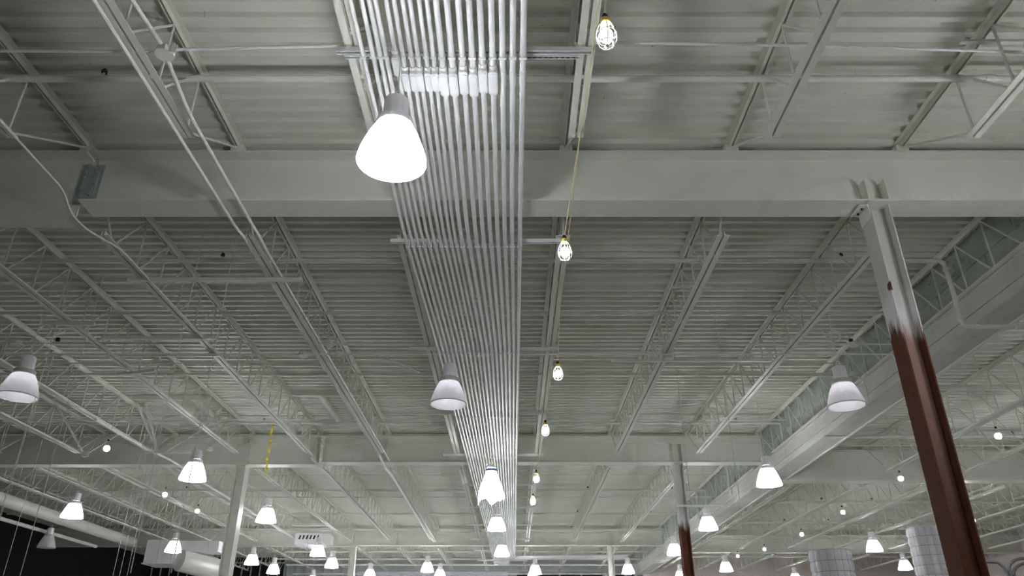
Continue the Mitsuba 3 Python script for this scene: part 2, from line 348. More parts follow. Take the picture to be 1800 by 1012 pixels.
# ---------------------------------------------------------------- bank of conduits hung under strut trapezes
XA = [-1.301, -1.21, -1.15, -1.10, -1.013, -.95, -.881, -.822, -.749, -.685, -.612, -.525, -.434, -.347, -.26, -.169, -.082, .009, .096]
XB = [-1.336, -1.267, -1.197, -1.127, -1.058, -.988, -.912, -.849, -.779, -.717, -.64, -.55, -.452, -.362, -.271, -.181, -.09, 0, .097]
ZC = 6.395
TY = [4.95, 8.26, 11.87, 15.5, 19.0, 22.5, 26.0, 29.5, 33.0, 36.5, 40.0]
BODY = {4: 5.02, 5: 5.22, 6: 5.22, 7: 5.22, 8: 5.22, 9: 5.22, 10: 5.25, 11: 5.25, 12: 5.23, 13: 5.26, 14: 5.21, 15: 5.23}
for i in range(19):
    big = i >= 10; r = .0275 if big else .0205
    k = thing('conduit', f'{ORD[i]} conduit from the left in the bank of long parallel conduits', 'conduit')
    xe = -1.245 + (i / 18) * 1.35; xf = -1.15 + (i / 18) * 1.26; xg = -.98 + (i / 18) * 1.12; xh = -.9 + (i / 18) * 1.03
    end = 41.5 - .0 * i if i < 14 else 39.0 - .25 * (i - 14)
    P = [(XA[i], -2.0, ZC), (XA[i], 4.3, ZC), ((XA[i] + XB[i]) / 2, 6.1, ZC), (XB[i], 7.85, ZC), (xe, 11.5, ZC), (xf, 19.25, ZC), (xg, 32.9, ZC), (xh, end, ZC)]
    if i >= 14: P += [(xh + .5, end + .02, ZC + .01), (5.6, end + .02, ZC + .06)]
    part(k, 'pipe', tube(bend(P, .4 if i < 14 else .3, 3), r, 'm_conduit', 10))
    sp = np.array(P[:8])
    for ty in TY:
        if ty < end - .2:
            x = np.interp(ty, sp[:, 1], sp[:, 0])
            part(k, 'clamp', span(x - r - .006, x + r + .006, ty - .012, ty + .012, ZC - r - .004, ZC + r + .012, 'm_conduit'))
    if i in BODY:
        y = BODY[i]; x = np.interp(y, sp[:, 1], sp[:, 0]); hw, hl = (.042, .15) if big else (.032, .12)
        from shapely.geometry import box as sbox
        def rbox(hw, hl, h, rr):
            m = trimesh.creation.extrude_polygon(sbox(-hw + rr, -hl + rr, hw - rr, hl - rr).buffer(rr, quad_segs=4), h, engine='earcut'); return m
        cb = part(k, 'conduit_body', at(mikit.ply(rbox(hw, hl, .085, hw * .75), 'm_conduit', smooth=30), (x, y, ZC - .062)))
        part(cb, 'cover', at(mikit.ply(rbox(hw * .72, hl * .78, .006, hw * .5), 'm_white', smooth=30), (x, y, ZC - .068)))
        part(k, 'collar', rod((x, y - hl - .035, ZC), (x, y - hl + .01, ZC), r + .011, 'm_conduit', 12))
    elif i >= 16:
        x = np.interp(5.2, sp[:, 1], sp[:, 0]); part(k, 'coupling', rod((x, 5.12, ZC), (x, 5.30, ZC), r + .004, 'm_conduit', 12))
for i, ty in enumerate(TY):
    t = thing('strut_trapeze', f'{ORD[i]} strut rail from the front, crossing above the conduit bank', 'strut rail')
    x0, x1 = (-1.55, .72) if i < 2 else (-1.75, .80)
    zs = ZC + (.040 if i else .040)
    W = M4(np.array([[0, x1 - x0, 0], [.045, 0, 0], [0, 0, .05]]) @ np.eye(3), (x0, ty, zs))
    part(t, 'rail', {**unit('channel', 'm_conduit'), 'to_world': W})
    if i == 0:
        W = M4(np.array([[0, 2.10, 0], [.045, 0, 0], [0, 0, .05]]), (-1.50, ty + .10, zs + .04)); part(t, 'rail', {**unit('channel', 'm_conduit'), 'to_world': W})
        for q in range(9): part(t, 'slot', span(.14 + .05 * q, .165 + .05 * q, ty + .092, ty + .108, zs + .038, zs + .0385, 'm_black'))
    part(t, 'beam_clamp', span(.56, .62, ty - .03, ty + .03, zs + .04, GB + .03, 'm_joist')); part(t, 'beam_clamp', span(-1.46, -1.41, ty - .03, ty + .03, zs + .04, GB + .03, 'm_joist'))

# ---------------------------------------------------------------- sprinkler pipes and cross conduits
def pipe(P, r, label, cat='pipe', mat='m_paint', name='sprinkler_pipe', heads=(), cps=(), rad=.12):
    k = thing(name, label, cat); P = [np.array(p, float) for p in P]
    part(k, 'pipe', tube(bend(P, rad) if len(P) > 2 else P, r, mat, 12))
    for hx in heads:
        y, z = P[0][1], P[0][2]
        h = num(f'{k}__sprinkler_head'); scene[h] = rod((hx, y, z + r), (hx, y, z + r + .045), .012, mat, 8)
        part(h, 'cap', mikit.ply(trimesh.util.concatenate([tube_mesh([(hx, y, z + r + .04), (hx, y, z + r + .075)], .030, 8), tube_mesh([(hx, y, z + r + .075), (hx, y, z + r + .095)], .016, 8)]), 'm_sprinkler', smooth=40), label='dark sprinkler cap')
    for cx in cps:
        y, z = P[0][1], P[0][2]; part(k, 'coupling', rod((cx - .05, y, z), (cx + .05, y, z), r + .012, mat, 12))
    return k
pipe([(-9, 5.95, 7.05), (6.7, 5.95, 7.05)], .038, 'thick sprinkler pipe crossing the nearest bay behind the big lit lamp', heads=(-4.25,), cps=(4.95,))
pb = pipe([(-14, 9.83, 7.05), (6.47, 9.83, 7.05), (6.47, 9.83, 5.965), (8.6, 9.83, 5.965)], .033, 'sprinkler pipe that bends down over the boxed duct behind the column', heads=(-5.9, -4.35, 4.95), cps=(.0,))
for c, e in (((6.30, 9.83, 7.05), (6.36, 9.83, 7.05)), ((6.47, 9.83, 6.93), (6.47, 9.83, 6.87)), ((6.47, 9.83, 6.14), (6.47, 9.83, 6.08)), ((6.62, 9.83, 5.965), (6.68, 9.83, 5.965)), ((7.2, 9.83, 5.965), (7.28, 9.83, 5.965))):
    part(pb, 'coupling', rod(c, e, .047, 'm_paint', 12))
pipe([(-14, 11.69, 7.05), (6.7, 11.69, 7.05)], .027, 'sprinkler pipe behind the second string bulb, second in its bay')
pipe([(-14, 14.69, 7.05), (6.7, 14.69, 7.05)], .027, 'sprinkler pipe passing behind the unlit lamp in the middle')
pipe([(-16, 13.74, 6.92), (6.6, 13.74, 6.92)], .012, 'thin pipe just in front of the pipe behind the middle unlit lamp')
pipe([(-18, 18.2, 7.05), (6.7, 18.2, 7.05)], .036, 'sprinkler pipe just in front of the second girder', heads=(-6.2, 5.6))
pipe([(-18, 17.75, 7.0), (6.7, 17.75, 7.0)], .014, 'thin pipe beside the sprinkler pipe in front of the second girder')
pipe([(-18, 18.8, 6.7), (6.6, 18.8, 6.7)], .007, 'thin wire-like conduit in front of the web of the second girder', 'conduit', name='cross_conduit')
for y, z, r, lab in ((25.1, 6.62, .02, 'thin cross pipe by the fifth string bulb'), (26.1, 7.05, .04, 'first thick sprinkler pipe behind the second girder'), (30.5, 7.05, .036, 'second thick sprinkler pipe behind the second girder'),
                     (34.0, 7.02, .045, 'sprinkler pipe just in front of the third girder'), (33.2, 6.75, .015, 'thin conduit in front of the third girder'), (23.6, 7.0, .014, 'thin conduit close behind the second girder')):
    pipe([(-20, y, z), (6.7, y, z)], r, lab, heads=() if r < .03 else (-11.2, 2.6, 5.5), cps=(-3.1, 3.9))
for y, z, r, lab in ((37.0, 6.75, .04, 'nearest pale pipe beyond the third girder'), (38.6, 6.7, .05, 'second pale pipe beyond the third girder'), (40.2, 6.55, .04, 'third pale pipe beyond the third girder'), (42.2, 6.5, .05, 'farthest pale pipe near the far wall'), (43.6, 6.2, .04, 'low pale pipe in front of the far wall')):
    pipe([(-12, y, z), (6.6, y, z)], r, lab)
for y, z, r, lab in ((14.3, 6.62, .045, 'pipe of the lower right roof beside the rusty column'), (17.9, 6.62, .04, 'pipe of the lower right roof in front of its girder'), (19.0, 6.7, .02, 'thin pipe of the lower right roof touching its girder line'),
                     (25.9, 6.62, .045, 'first pipe behind the lower right girder'), (29.8, 6.6, .045, 'second pipe behind the lower right girder'), (32.6, 6.4, .02, 'thin pipe in front of the farthest right girder'), (36.5, 6.2, .05, 'farthest pipe of the lower right roof')):
    pipe([(XW + .2, y, z), (22, y, z)], r, lab, heads=() if r < .03 else (10.5, 12.2))
C = 'conduit'; cc = 'cross_conduit'
pipe([(-3.04, 5.0, 6.52), (-1.53, 4.93, 6.50)], .0145, 'short bright conduit from the junction box to the conduit bank', C, 'm_conduit', cc)
pipe([(-9, 5.0, 6.52), (-3.16, 5.02, 6.52)], .0145, 'thin conduit from the left edge to the near junction box', C, 'm_paint', cc)
pipe([(.72, 5.19, 6.8), (3.0, 5.24, 6.8), (6.7, 5.40, 6.8)], .015, 'thin conduit running right from behind the nearest caged bulb', C, 'm_conduit', cc, rad=.5)
pipe([(-8.4, 11.8, 6.53), (-1.45, 11.8, 6.53)], .015, 'thin conduit from the left cable coil box to the conduit bank', C, 'm_paint', cc)
pipe([(-14, 12.12, 6.46), (.7, 12.12, 6.46), (6.15, 12.12, 6.46), (6.64, 12.12, 6.46), (6.64, 12.12, 6.15)], .016, 'long thin conduit through the box on the right chord, bent down at the duct', C, 'm_conduit', cc)
pipe([(1.4, 11.9, 6.56), (5.85, 11.9, 6.56), (6.6, 11.9, 6.56), (6.6, 11.9, 6.45)], .014, 'thin conduit through the box under the right cable coil', C, 'm_paint', cc)
pipe([(3.5, 13.3, 6.52), (6.0, 13.3, 6.50), (6.60, 13.3, 6.50), (6.60, 13.3, 6.03)], .017, 'conduit curving down over the duct beside the right unlit lamp', C, 'm_paint', cc, rad=.35)
pipe([(-1.7, 13.0, 6.45), (-1.95, 12.7, 6.5), (-2.4, 12.4, 6.52)], .016, 'short curved cable end beside the conduit bank', 'cable', 'm_conduit', 'cable_end', rad=.2)
# conduits clipped along the left joist chords
pipe([(-3.40, -2, 6.45), (-3.40, 7.9, 6.44), (-3.415, 8.18, 6.50), (-3.45, 8.66, 6.535), (-3.47, 17.6, 6.535)], .018, 'left of two conduits sloping along the second near joist', C, 'm_conduit', cc, rad=.2)
pipe([(-3.10, 5.09, 6.48), (-3.17, 5.8, 6.45), (-3.18, 7.9, 6.44), (-3.21, 8.12, 6.50), (-3.255, 8.72, 6.535), (-3.27, 20.5, 6.535)], .019, 'right of two conduits, running from the junction box under the girder', C, 'm_conduit', cc, rad=.2)
pipe([(-3.12, -2, 6.5), (-3.13, 4.4, 6.5), (-3.09, 4.9, 6.50)], .02, 'conduit entering the near junction box from the top edge', C, 'm_paint', cc, rad=.3)
pipe([(-5.05, 3.0, 6.45), (-5.09, 7.08, 6.44), (-5.15, 7.4, 6.33), (-5.15, 7.75, 6.33), (-5.09, 8.45, 6.46), (-5.11, 19.5, 6.465)], .013, 'conduit passing below the bolted splice and along the joist behind it', C, 'm_paint', cc, rad=.15)
pipe([(-9.15, 16.0, 6.47), (-9.1, 18.5, 6.47), (-8.75, 19.2, 6.36), (-8.75, 20.6, 6.32), (-9.1, 21.2, 6.47), (-9.15, 33.0, 6.47)], .03, 'white conduit kinking under the second girder at the left', C, 'm_white', cc, rad=.2)
pipe([(-5.2, 19.2, 6.47), (-5.15, 20.1, 6.40), (-5.2, 21.0, 6.47), (-5.24, 33, 6.47)], .03, 'conduit crossing under the second girder beside the yellow tape', C, 'm_paint', cc, rad=.2)
pipe([(-3.4, 19.0, 6.47), (-3.4, 20.2, 6.38), (-3.4, 21.2, 6.45), (-3.45, 33, 6.465)], .03, 'conduit crossing under the second girder, right of the yellow tape', C, 'm_conduit', cc, rad=.2)

def jbox(p, label, s=.13, ear=False):
    k = thing('junction_box', label, 'junction box'); x, y, z = p
    oc = [(s / 2 * math.cos(a), s / 2 * math.sin(a)) for a in np.radians(np.arange(8) * 45 + 22.5)]
    from shapely.geometry import Polygon
    part(k, 'body', at(mikit.ply(trimesh.creation.extrude_polygon(Polygon(oc), .055, engine='earcut'), 'm_paint'), (x, y, z - .03)))
    part(k, 'cover', at(mikit.ply(trimesh.creation.extrude_polygon(Polygon(oc).buffer(.004), .004, engine='earcut'), 'm_paint'), (x, y, z - .036)))
    if ear:
        part(k, 'bracket', box((x + .075, y, z + .03), (.012, .05, .12), 'm_conduit')); part(k, 'bracket', box((x + .10, y - .05, z - .01), (.05, .012, .09), 'm_conduit'))
jbox((-3.10, 5.02, 6.51), 'square junction box with open brackets at the upper left', .17, True)
jbox((-3.62, 12.1, 6.45), 'junction box left of the two long conduits', .16); jbox((-3.10, 11.8, 6.52), 'junction box right of the two long conduits', .13)
jbox((2.74, 12.2, 6.44), 'junction box under the joist chord right of the string bulbs', .15)
jbox((-8.43, 11.8, 6.54), 'junction box under the left cable coil', .17); jbox((5.87, 11.9, 6.56), 'junction box under the right cable coil', .17)
jbox((-7.65, 18.75, 6.55), 'small box with a dark plug on the second girder, above the left lit lamp', .16)

# strut rails hung below the left joists
def rail(x0, x1, y, z, label, h=.05, slots=0, dy=0):
    k = thing('strut_rail', label, 'strut rail')
    part(k, 'rail', bar((x0, y, z + h / 2), (x1, y + dy, z + h / 2), .045, h, 'm_paint'))
    for i in range(slots): part(k, 'slot', span(x0 + .08 + .075 * i, x0 + .12 + .075 * i, y - .024, y - .0226, z + .015, z + .033, 'm_band'))
rail(-5.4, -2.95, 9.35, 6.45, 'pale strut rail with two hanging rods, left of the long conduits')
rail(-7.3, -6.63, 10.87, 6.45, 'short strut rail under the left joist, above the left unlit lamp')
rail(-6.8, -4.9, 11.44, 6.45, 'upper perforated strut rail left of the long conduits', slots=22)
rail(-6.85, -5.1, 12.2, 6.45, 'lower perforated strut rail left of the long conduits', slots=20)
rail(-7.25, -6.5, 13.05, 6.41, 'slightly tilted strut rail under the left joist', dy=-.2)
rail(4.42, 5.1, 5.5, 7.1, 'dark short strut rail under the deck at the upper right', .03)
rail(1.75, 4.6, 12.42, 6.44, 'long strut rail right of the box on the right chord', .035)
rail(2.35, 2.95, 9.85, 6.60, 'short dark strut across the right joist', .03)
rail(-8.95, -7.68, 18.1, 6.27, 'strut rail beside the left lit lamp', .05)
rail(4.27, 5.50, 19.94, 5.34, 'strut rail fixed across the second right column, above a lit lamp', .05)
for x, y, i in ((-1.75, 21.3, 0), (-1.65, 23.5, 1), (-1.55, 27.4, 2)):
    rail(x - .25, x + .25, y, 6.44, f'{ORD[i]} short strut left of the far conduit bank', .05)
# long thin hanger rods
HR = [(-4.484, 9.365, 2.6), (-4.004, 9.365, 2.6), (-7.22, 10.87, 2.6), (-6.7, 10.87, 2.6), (-9.9, 13.5, 2.6), (-9.3, 13.5, 2.6), (-8.9, 18.1, 3.0), (-7.75, 18.1, 5.75), (2.9, 12.42, 3.9), (3.7, 12.42, 3.6), (2.95, 17.6, 3.9), (-10.2, 16.0, 3.0), (-10.6, 16.0, 3.0), (-8.2, 17.0, 3.2), (-8.5, 17.0, 3.2), (-4.2, 24.5, 5.3), (-6.9, 26.5, 4.8)]
for i, (x, y, z) in enumerate(HR):
    k = thing('hanger_rod', f'thin vertical hanger rod, {ORD[i]} of those hanging from the joists counted from front left', 'hanger rod', 'thin hanger rods')
    part(k, 'rod', rod((x, y, z), (x, y, DK + .005), .006, 'm_paint', 6))
    part(k, 'nut', rod((x, y, 6.40), (x, y, 6.43), .014, 'm_paint', 6))

# bracing angles and roof opening frames near the second girder
def brace(p, q, label, w=.05): 
    k = thing('bracing_angle', label, 'brace'); part(k, 'bar', bar(p, q, w, w * .3, 'm_joist')); part(k, 'gusset', box(q, (.12, .02, .12), 'm_joist'))
brace((-9.0, 17.3, 7.27), (-9.2, 19.3, 6.55), 'first dark brace running down to the joist left of the second girder')
brace((-8.8, 17.3, 7.27), (-9.15, 19.2, 6.55), 'second dark brace running down to the joist left of the second girder')
brace((-8.1, 19.2, 7.2), (-9.1, 19.3, 6.55), 'shallow dark brace meeting the joist left of the second girder')
brace((-11.0, 17.4, 7.27), (-11.1, 19.3, 6.55), 'dark brace on the farther left joist at the second girder')
brace((-10.1, 19.2, 7.2), (-11.05, 19.3, 6.55), 'shallow dark brace on the farther left joist')
brace((-10.9, 12.6, 7.27), (-11.0, 13.6, 6.7), 'short dark brace above the left unlit lamp', .14)
def opening(x0, x1, y0, y1, label):
    k = thing('roof_opening_frame', label, 'frame')
    part(k, 'header', span(x0, x1, y0, y0 + .07, DK - .11, DK - .002, 'm_joist')); part(k, 'header', span(x0, x1, y1, y1 + .07, DK - .11, DK - .002, 'm_joist'))
    for x in (x0 + .35 * (x1 - x0), x1 - .25 * (x1 - x0)): part(k, 'trimmer', span(x, x + .1, y0 + .07, y1, DK - .08, DK - .003, 'm_joist'))
opening(-5.12, -3.45, 16.6, 18.9, 'roof opening frame between joists above the yellow tape')
opening(-8.95, -7.15, 16.9, 18.9, 'roof opening frame between the left joists before the second girder')

# ---------------------------------------------------------------- lamps
SH = [(.150, .365), (.156, .345), (.180, .30), (.206, .245), (.230, .18), (.252, .12), (.270, .06), (.279, .02), (.280, 0)]
NECK = [(.118, .43), (.150, .41), (.153, .34), (.150, .335)]
def cap_mesh(n=36):
    a = np.arange(n) * 2 * np.pi / n; P = []
    for z, r, rib in ((.64, .0, 0), (.64, .085, 0), (.628, .100, 1), (.425, .106, 1), (.42, .0, 0)):
        P.append([((r - rib * .004 * (i % 3 == 0)) * math.cos(t), (r - rib * .004 * (i % 3 == 0)) * math.sin(t), z) for i, t in enumerate(a)])
    V = np.array(P).reshape(-1, 3); F = []
    for i in range(4):
        for j in range(n):
            j2 = (j + 1) % n; F += [(i * n + j, (i + 1) * n + j, (i + 1) * n + j2), (i * n + j, (i + 1) * n + j2, i * n + j2)]
    m = trimesh.Trimesh(V, np.array(F), process=False); m.update_faces(m.area_faces > 1e-10); return m
def shell(prof, t, n=24):          # closed thin wall from an outer profile
    inner = [(max(r - t, .01), z) for r, z in prof[::-1]]
    return lathe(list(prof) + inner + [prof[0]], n)
cap_s = mikit.ply(cap_mesh(), 'm_cap', smooth=35); neck_off = mikit.ply(shell(NECK, .006), 'm_band', smooth=40)
shade_off = mikit.ply(lathe(SH, 40), 'm_shade_off', smooth=True)
rim_off = mikit.ply(shell([(.277, .012), (.284, .008), (.284, -.006), (.277, -.008)], .006, 32), 'm_white', smooth=40)
def emit(power, weight): return {'type': 'area', 'sampling_weight': weight, 'radiance': {'type': 'rgb', 'value': [power * .955, power * .985, power * 1.02]}}
EM = emit(LAMP_POWER, 1.0)
neck_lit = mikit.ply(shell(NECK, .006), 'm_white', smooth=40)
inner_off = lambda em: mikit.ply(lathe([(.0, .34), (.05, .33), (.062, .28), (.062, .20), (.04, .14), (.0, .12)], 16), 'm_white', smooth=True, **em)
INNER = {'dim': inner_off({'emitter': emit(3.2, .25)}), 'dark': inner_off({})}  # faint glow added inside lamps that are off, save the far left one
shade_lit = lambda em: mikit.ply(lathe([(0, .366)] + SH + [(.262, -.004), (.20, -.016), (.10, -.024), (0, -.026)], 24), 'm_lit', smooth=40, emitter=em)
SHADES = {'soft': shade_lit(emit(LAMP_POWER * .8, 2.5)), 'near': shade_lit(emit(LAMP_POWER * 1.3, 4.0)), 'mid': shade_lit(emit(LAMP_POWER, 1.6)), 'far': shade_lit(emit(LAMP_POWER * .85, .7))}
def lamp(x, y, z, label, lit=True, tilt=0, bag=False):
    k = thing('high_bay_lamp', label, 'lamp')
    zhang = 6.385 if -1.3 < x < .1 and 0 < y < 6 else (DK + .01 if x < XW else RDK + .01)
    W = T().translate([x, y, z]).rotate([0, 1, 0], tilt)
    P = lambda s: {**s, 'to_world': W}
    part(k, 'housing', P(cap_s)); part(k, 'neck_band', P(neck_lit if lit else neck_off))
    if not bag: part(k, 'shade', P(SHADES['near' if 4 < y < 5.2 else 'soft' if 5.2 < y < 6 else 'mid' if y < 20 else 'far'] if lit else shade_off), None if lit else 'translucent shade of an unlit lamp')
    if not lit: part(k, 'rim', P(rim_off)); part(k, 'bulb', P(INNER['dark' if x < -14 else 'dim']))
    part(k, 'hook', tube([(x - .03, y, z + .63), (x - .03, y, z + .70), (x, y, z + .74), (x + .03, y, z + .70), (x + .03, y, z + .63)], .006, 'm_cap', 6))
    part(k, 'hanger', rod((x, y, z + .74), (x, y, zhang), .006, 'm_paint', 6))
    if bag:
        n = 48; a = np.arange(n) * 2 * np.pi / n
        prof = [(.11, .60), (.125, .50), (.158, .42), (.19, .33), (.235, .22), (.27, .12), (.29, .03), (.30, -.05), (.305, -.10)]
        V = []; last = len(prof) - 1
        for i, (r, zz) in enumerate(prof):
            for t in a:
                wv = 1 + .03 * math.sin(5 * t + i) * (i / last); dz = (.055 * math.sin(3 * t + .6) + .035 * math.sin(7 * t) - .09 * max(0, -math.cos(t - .5)) ** 2) * (i / last) ** 3
                V.append((r * wv * math.cos(t), r * wv * math.sin(t), zz + dz))
        V = np.array(V); V2 = V * np.array([.985, .985, 1]); m = len(V); F = []
        for i in range(last):
            for j in range(n):
                q = (i * n + j, i * n + (j + 1) % n, (i + 1) * n + (j + 1) % n, (i + 1) * n + j)
                F += [(q[0], q[2], q[1]), (q[0], q[3], q[2]), (m + q[0], m + q[1], m + q[2]), (m + q[0], m + q[2], m + q[3])]
        for j in range(n):
            p0, p1 = last * n + j, last * n + (j + 1) % n; F += [(p0, m + p1, p1), (p0, m + p0, m + p1)]
        part(k, 'plastic_bag', P(mikit.ply(trimesh.Trimesh(np.vstack([V, V2]), np.array(F), process=False), 'm_lit', smooth=50, emitter=EM)), 'glowing plastic bag with a ragged hem tied over the shade')
        part(k, 'blue_label', P(mikit.ply(lathe([(.128, .575), (.142, .515), (.137, .515), (.122, .575), (.128, .575)], 24), 'm_bluelabel', smooth=True)), 'blue band')
    return k
LAMPS = [(-.962, 4.88, 'big lit high-bay lamp hanging by the conduits in front of the nearest girder', 1), (-.974, 11.02, 'unlit high-bay lamp with clear shade, glow added, in the middle, under the conduit bank', 0),
         (-.45, 22.8, 'lit high-bay lamp under the conduits, next behind the bagged lamp', 1), (-.369, 28.4, 'lit high-bay lamp under the conduits, farthest of that row', 1),
         (5.15, 11.1, 'unlit high-bay lamp with clear shade and added glow left of the rusty column', 0), (5.69, 16.74, 'large lit lamp in front of the boxed duct, nearest lit one of the right row', 1), (5.74, 22.7, 'lit lamp in front of the duct just right of the second column', 1),
         (5.80, 28.1, 'lit lamp partly hidden behind the half brown column', 1), (4.96, 34.0, 'small lit lamp right of the far pale column', 1), (8.94, 33.2, 'small lit lamp under the lower right roof, right of the half brown column', 1),
         (12.53, 27.2, 'lit lamp between the two foil-wrapped ducts', 1), (16.13, 32.6, 'small lit lamp just left of the taller foil-wrapped duct', 1), (-7.36, 10.67, 'unlit high-bay lamp with added glow at the left edge under a cable coil', 0),
         (-6.86, 16.2, 'large lit lamp in front of the second girder at the left', 1), (-6.81, 21.4, 'lit lamp just right of the lower left column', 1), (-7.0, 28.4, 'lit lamp in front of the white unit heater', 1),
         (-10.15, 30.9, 'lit lamp right of the lower left column, nearer of two small ones', 1), (-10.2, 34.0, 'lit lamp in front of the stud wall, lower right of its neighbour', 1), (-7.25, 31.9, 'dimly seen lit lamp right of the unit heater', 1),
         (-11.81, 20.7, 'lit lamp with flaring reflector above the big round pipe at the left', 1), (-11.8, 27.4, 'lit lamp in front of the white air duct plenum', 1), (-15.6, 26.3, 'dark unlit lamp in the unlit corner at the far left', 0),
         (-3.56, 33.4, 'left lamp of a small lit pair in front of the pale far wall panels', 1), (-3.25, 36.0, 'right lamp of a small lit pair in front of the pale far wall panels', 1), (1.0, 34.3, 'upper lamp of a small lit pair just right of the conduit bank', 1),
         (.93, 37.0, 'lower lamp of a small lit pair just right of the conduit bank', 1), (13.3, 37.5, 'small lit lamp low beside the shorter foil-wrapped duct', 1), (-6.4, 35.9, 'lit lamp half hidden behind the far pale column', 1), (-9.6, 38.5, 'small lit lamp low in front of the stud wall', 1),
         (7.7, 36.5, 'small lit lamp low beside the half brown column', 1)]
for x, y, lab, lit in LAMPS: lamp(x, y, 5.2, lab, bool(lit))
lamp(-.488, 17.65, 5.2, 'lit high-bay lamp wrapped in a ragged plastic bag, under the conduit bank', bag=True)
# unseen lamps carrying on the rows; some lower-roof ones added to brighten there
for x, y, lab in ((5.15, 5.3, 'lit lamp beyond the right edge, in line with the right row'), (-.97, -1.2, 'lit lamp behind the viewer under the conduit bank'), (5.2, -1.2, 'lit lamp behind the viewer in line with the right row'),
               (11.5, 9.5, 'added lit lamp beyond the right edge under the lower roof, nearest one'), (12.5, 15.5, 'added lit lamp beyond the right edge under the lower roof, second one'), (12.5, 21.4, 'added lit lamp, unseen behind the rusty column'), (17, 10, 'lit lamp beyond the right edge under the lower roof, nearer one'), (17, 20.5, 'lit lamp beyond the right edge under the lower roof, farther one'),
               (-10.2, 40.8, 'lit lamp below the picture before the stud wall'), (-4.5, 40.8, 'lit lamp below the picture before the pale wall panels, left one'), (-.9, 41.2, 'lit lamp below the picture before the pale wall panels, right one'), (4.8, 40.8, 'lit lamp below the picture near the far end of the duct')):
    lamp(x, y, 5.2, lab)

# caged string bulbs
EB = emit(BULB_POWER, .12)
bulb_s = mikit.ply(trimesh.creation.icosphere(2, .038).apply_scale((1, 1, 1.3)), 'm_lit', smooth=True, emitter=EB)
cw = []
for k in range(8):
    t = k * math.pi / 4; cw.append(tube_mesh([(r * math.cos(t), r * math.sin(t), z) for r, z in ((.026, .10), (.040, .075), (.055, .03), (.060, -.01), (.054, -.045), (.036, -.07), (.012, -.078))], .0032, 5))
for r, z in ((.058, .01), (.045, -.06)):
    cw.append(tube_mesh([(r * math.cos(t), r * math.sin(t), z) for t in np.arange(20) * math.pi / 10], .0032, 5, True))
cage_s = mikit.ply(trimesh.util.concatenate(cw), 'm_guard', smooth=50)
collar_s = mikit.ply(lathe([(0, .125), (.028, .125), (.030, .118), (.030, .096), (.026, .092), (0, .092)], 16), 'm_yellow', smooth=35)
socket_s = mikit.ply(lathe([(0, .165), (.012, .165), (.018, .150), (.018, .125), (0, .125)], 12), 'm_black', smooth=35)
bare_s = mikit.ply(trimesh.creation.icosphere(2, .055), 'm_lit', smooth=True, emitter=EB)
def caged(x, y, z, label, ztop, xtop=None, ytop=None, s=1.0, bare=False):
    k = thing('bare_bulb' if bare else 'caged_bulb', label, 'light bulb')
    for n, sh in ((('bulb', bare_s), ('socket', socket_s)) if bare else (('bulb', bulb_s), ('cage', cage_s), ('collar', collar_s), ('socket', socket_s))): part(k, n, at(sh, (x, y, z), s))
    part(k, 'cord', tube(hang((x, y, z + .16 * s), (xtop or x, ytop or y, ztop), .0, 4), .005, 'm_cord', 6))
SB = [(.594, 3.49), (.506, 6.24), (.623, 9.57), (.563, 12.29), (.514, 15.85), (.502, 18.25)]
for i, (x, y) in enumerate(SB):
    caged(x, y, 5.15, f'{ORD[i]} caged bulb from the top in the string right of the conduit bank', 6.5, .70, y + (-.05 if i else -.3), 1.12)
for i, (x, y) in enumerate(((8.22, 12.43), (8.05, 15.62), (8.33, 19.37), (8.5, 22.87), (8.33, 25.94), (7.9, 27.62))):
    caged(x, y, 5.1, f'{ORD[i]} bare string bulb from the right, under the lower right roof', RDK + .01, bare=True)
for i, (x, y) in enumerate(((-7.24, 13.23), (-7.85, 17.22), (-7.86, 19.21))):
    caged(x, y, 5.1, f'{ORD[i]} bare string bulb from the left, near the left column', DK + .01, bare=True)
sc = thing('string_light_cord', 'yellow cord of the caged bulbs clipped along the joist chord', 'cord')
pts = [(.70, -1.0, 6.49)]
for i, (x, y) in enumerate(SB): pts += list(hang((.70, y - (.05 if i else .3), 6.495), (.70, (SB[i + 1][1] if i < 5 else 20) - .05, 6.495), .10, 7))[:-1]
part(sc, 'cord', tube(np.array(pts), .0055, 'm_cord', 6))

# cable coils
def coil(x, y, z, label, zb):
    k = thing('cable_coil', label, 'cable'); t = np.linspace(0, 6 * np.pi, 60)
    part(k, 'coil', tube(np.stack([x + (.105 + .006 * np.sin(t * .7)) * np.cos(t), y + .02 * np.sin(t * .33), z + (.105 + .008 * np.cos(t * .6)) * np.sin(t)], 1), .006, 'm_conduit', 6))
    part(k, 'tail', tube(bend([(x + .1, y, z + .02), (x + .18, y, z + .06), (x + .26, y, z - .05), (x + .27, y, zb)], .06), .006, 'm_conduit', 6))
    part(k, 'plug', box((x + .27, y, zb + .02), (.05, .05, .06), 'm_black'))
coil(5.56, 11.9, 6.72, 'round coil of white cable above the right unlit lamp', 6.60)
coil(-8.02, 11.8, 6.76, 'looped coil of white cable above the left unlit lamp', 6.58)
for x, y, lab in ((5.15, 11.1, 'right'), (-7.36, 10.67, 'left')):
    k = thing('lamp_cable', f'curly white cable dropping to the {lab} unlit lamp', 'cable')
    part(k, 'cable', tube(bend([(x - .05 if x < 0 else x + .12, y + .6, 6.75), (x + .14, y + .5, 6.5), (x + .06, y + .3, 6.3), (x + .08, y + .1, 6.05), (x + .02, y, 5.86)], .1), .007, 'm_conduit', 6))
k = thing('ring_hanger', 'thin wire ring hanging on the second girder at the left', 'wire ring')
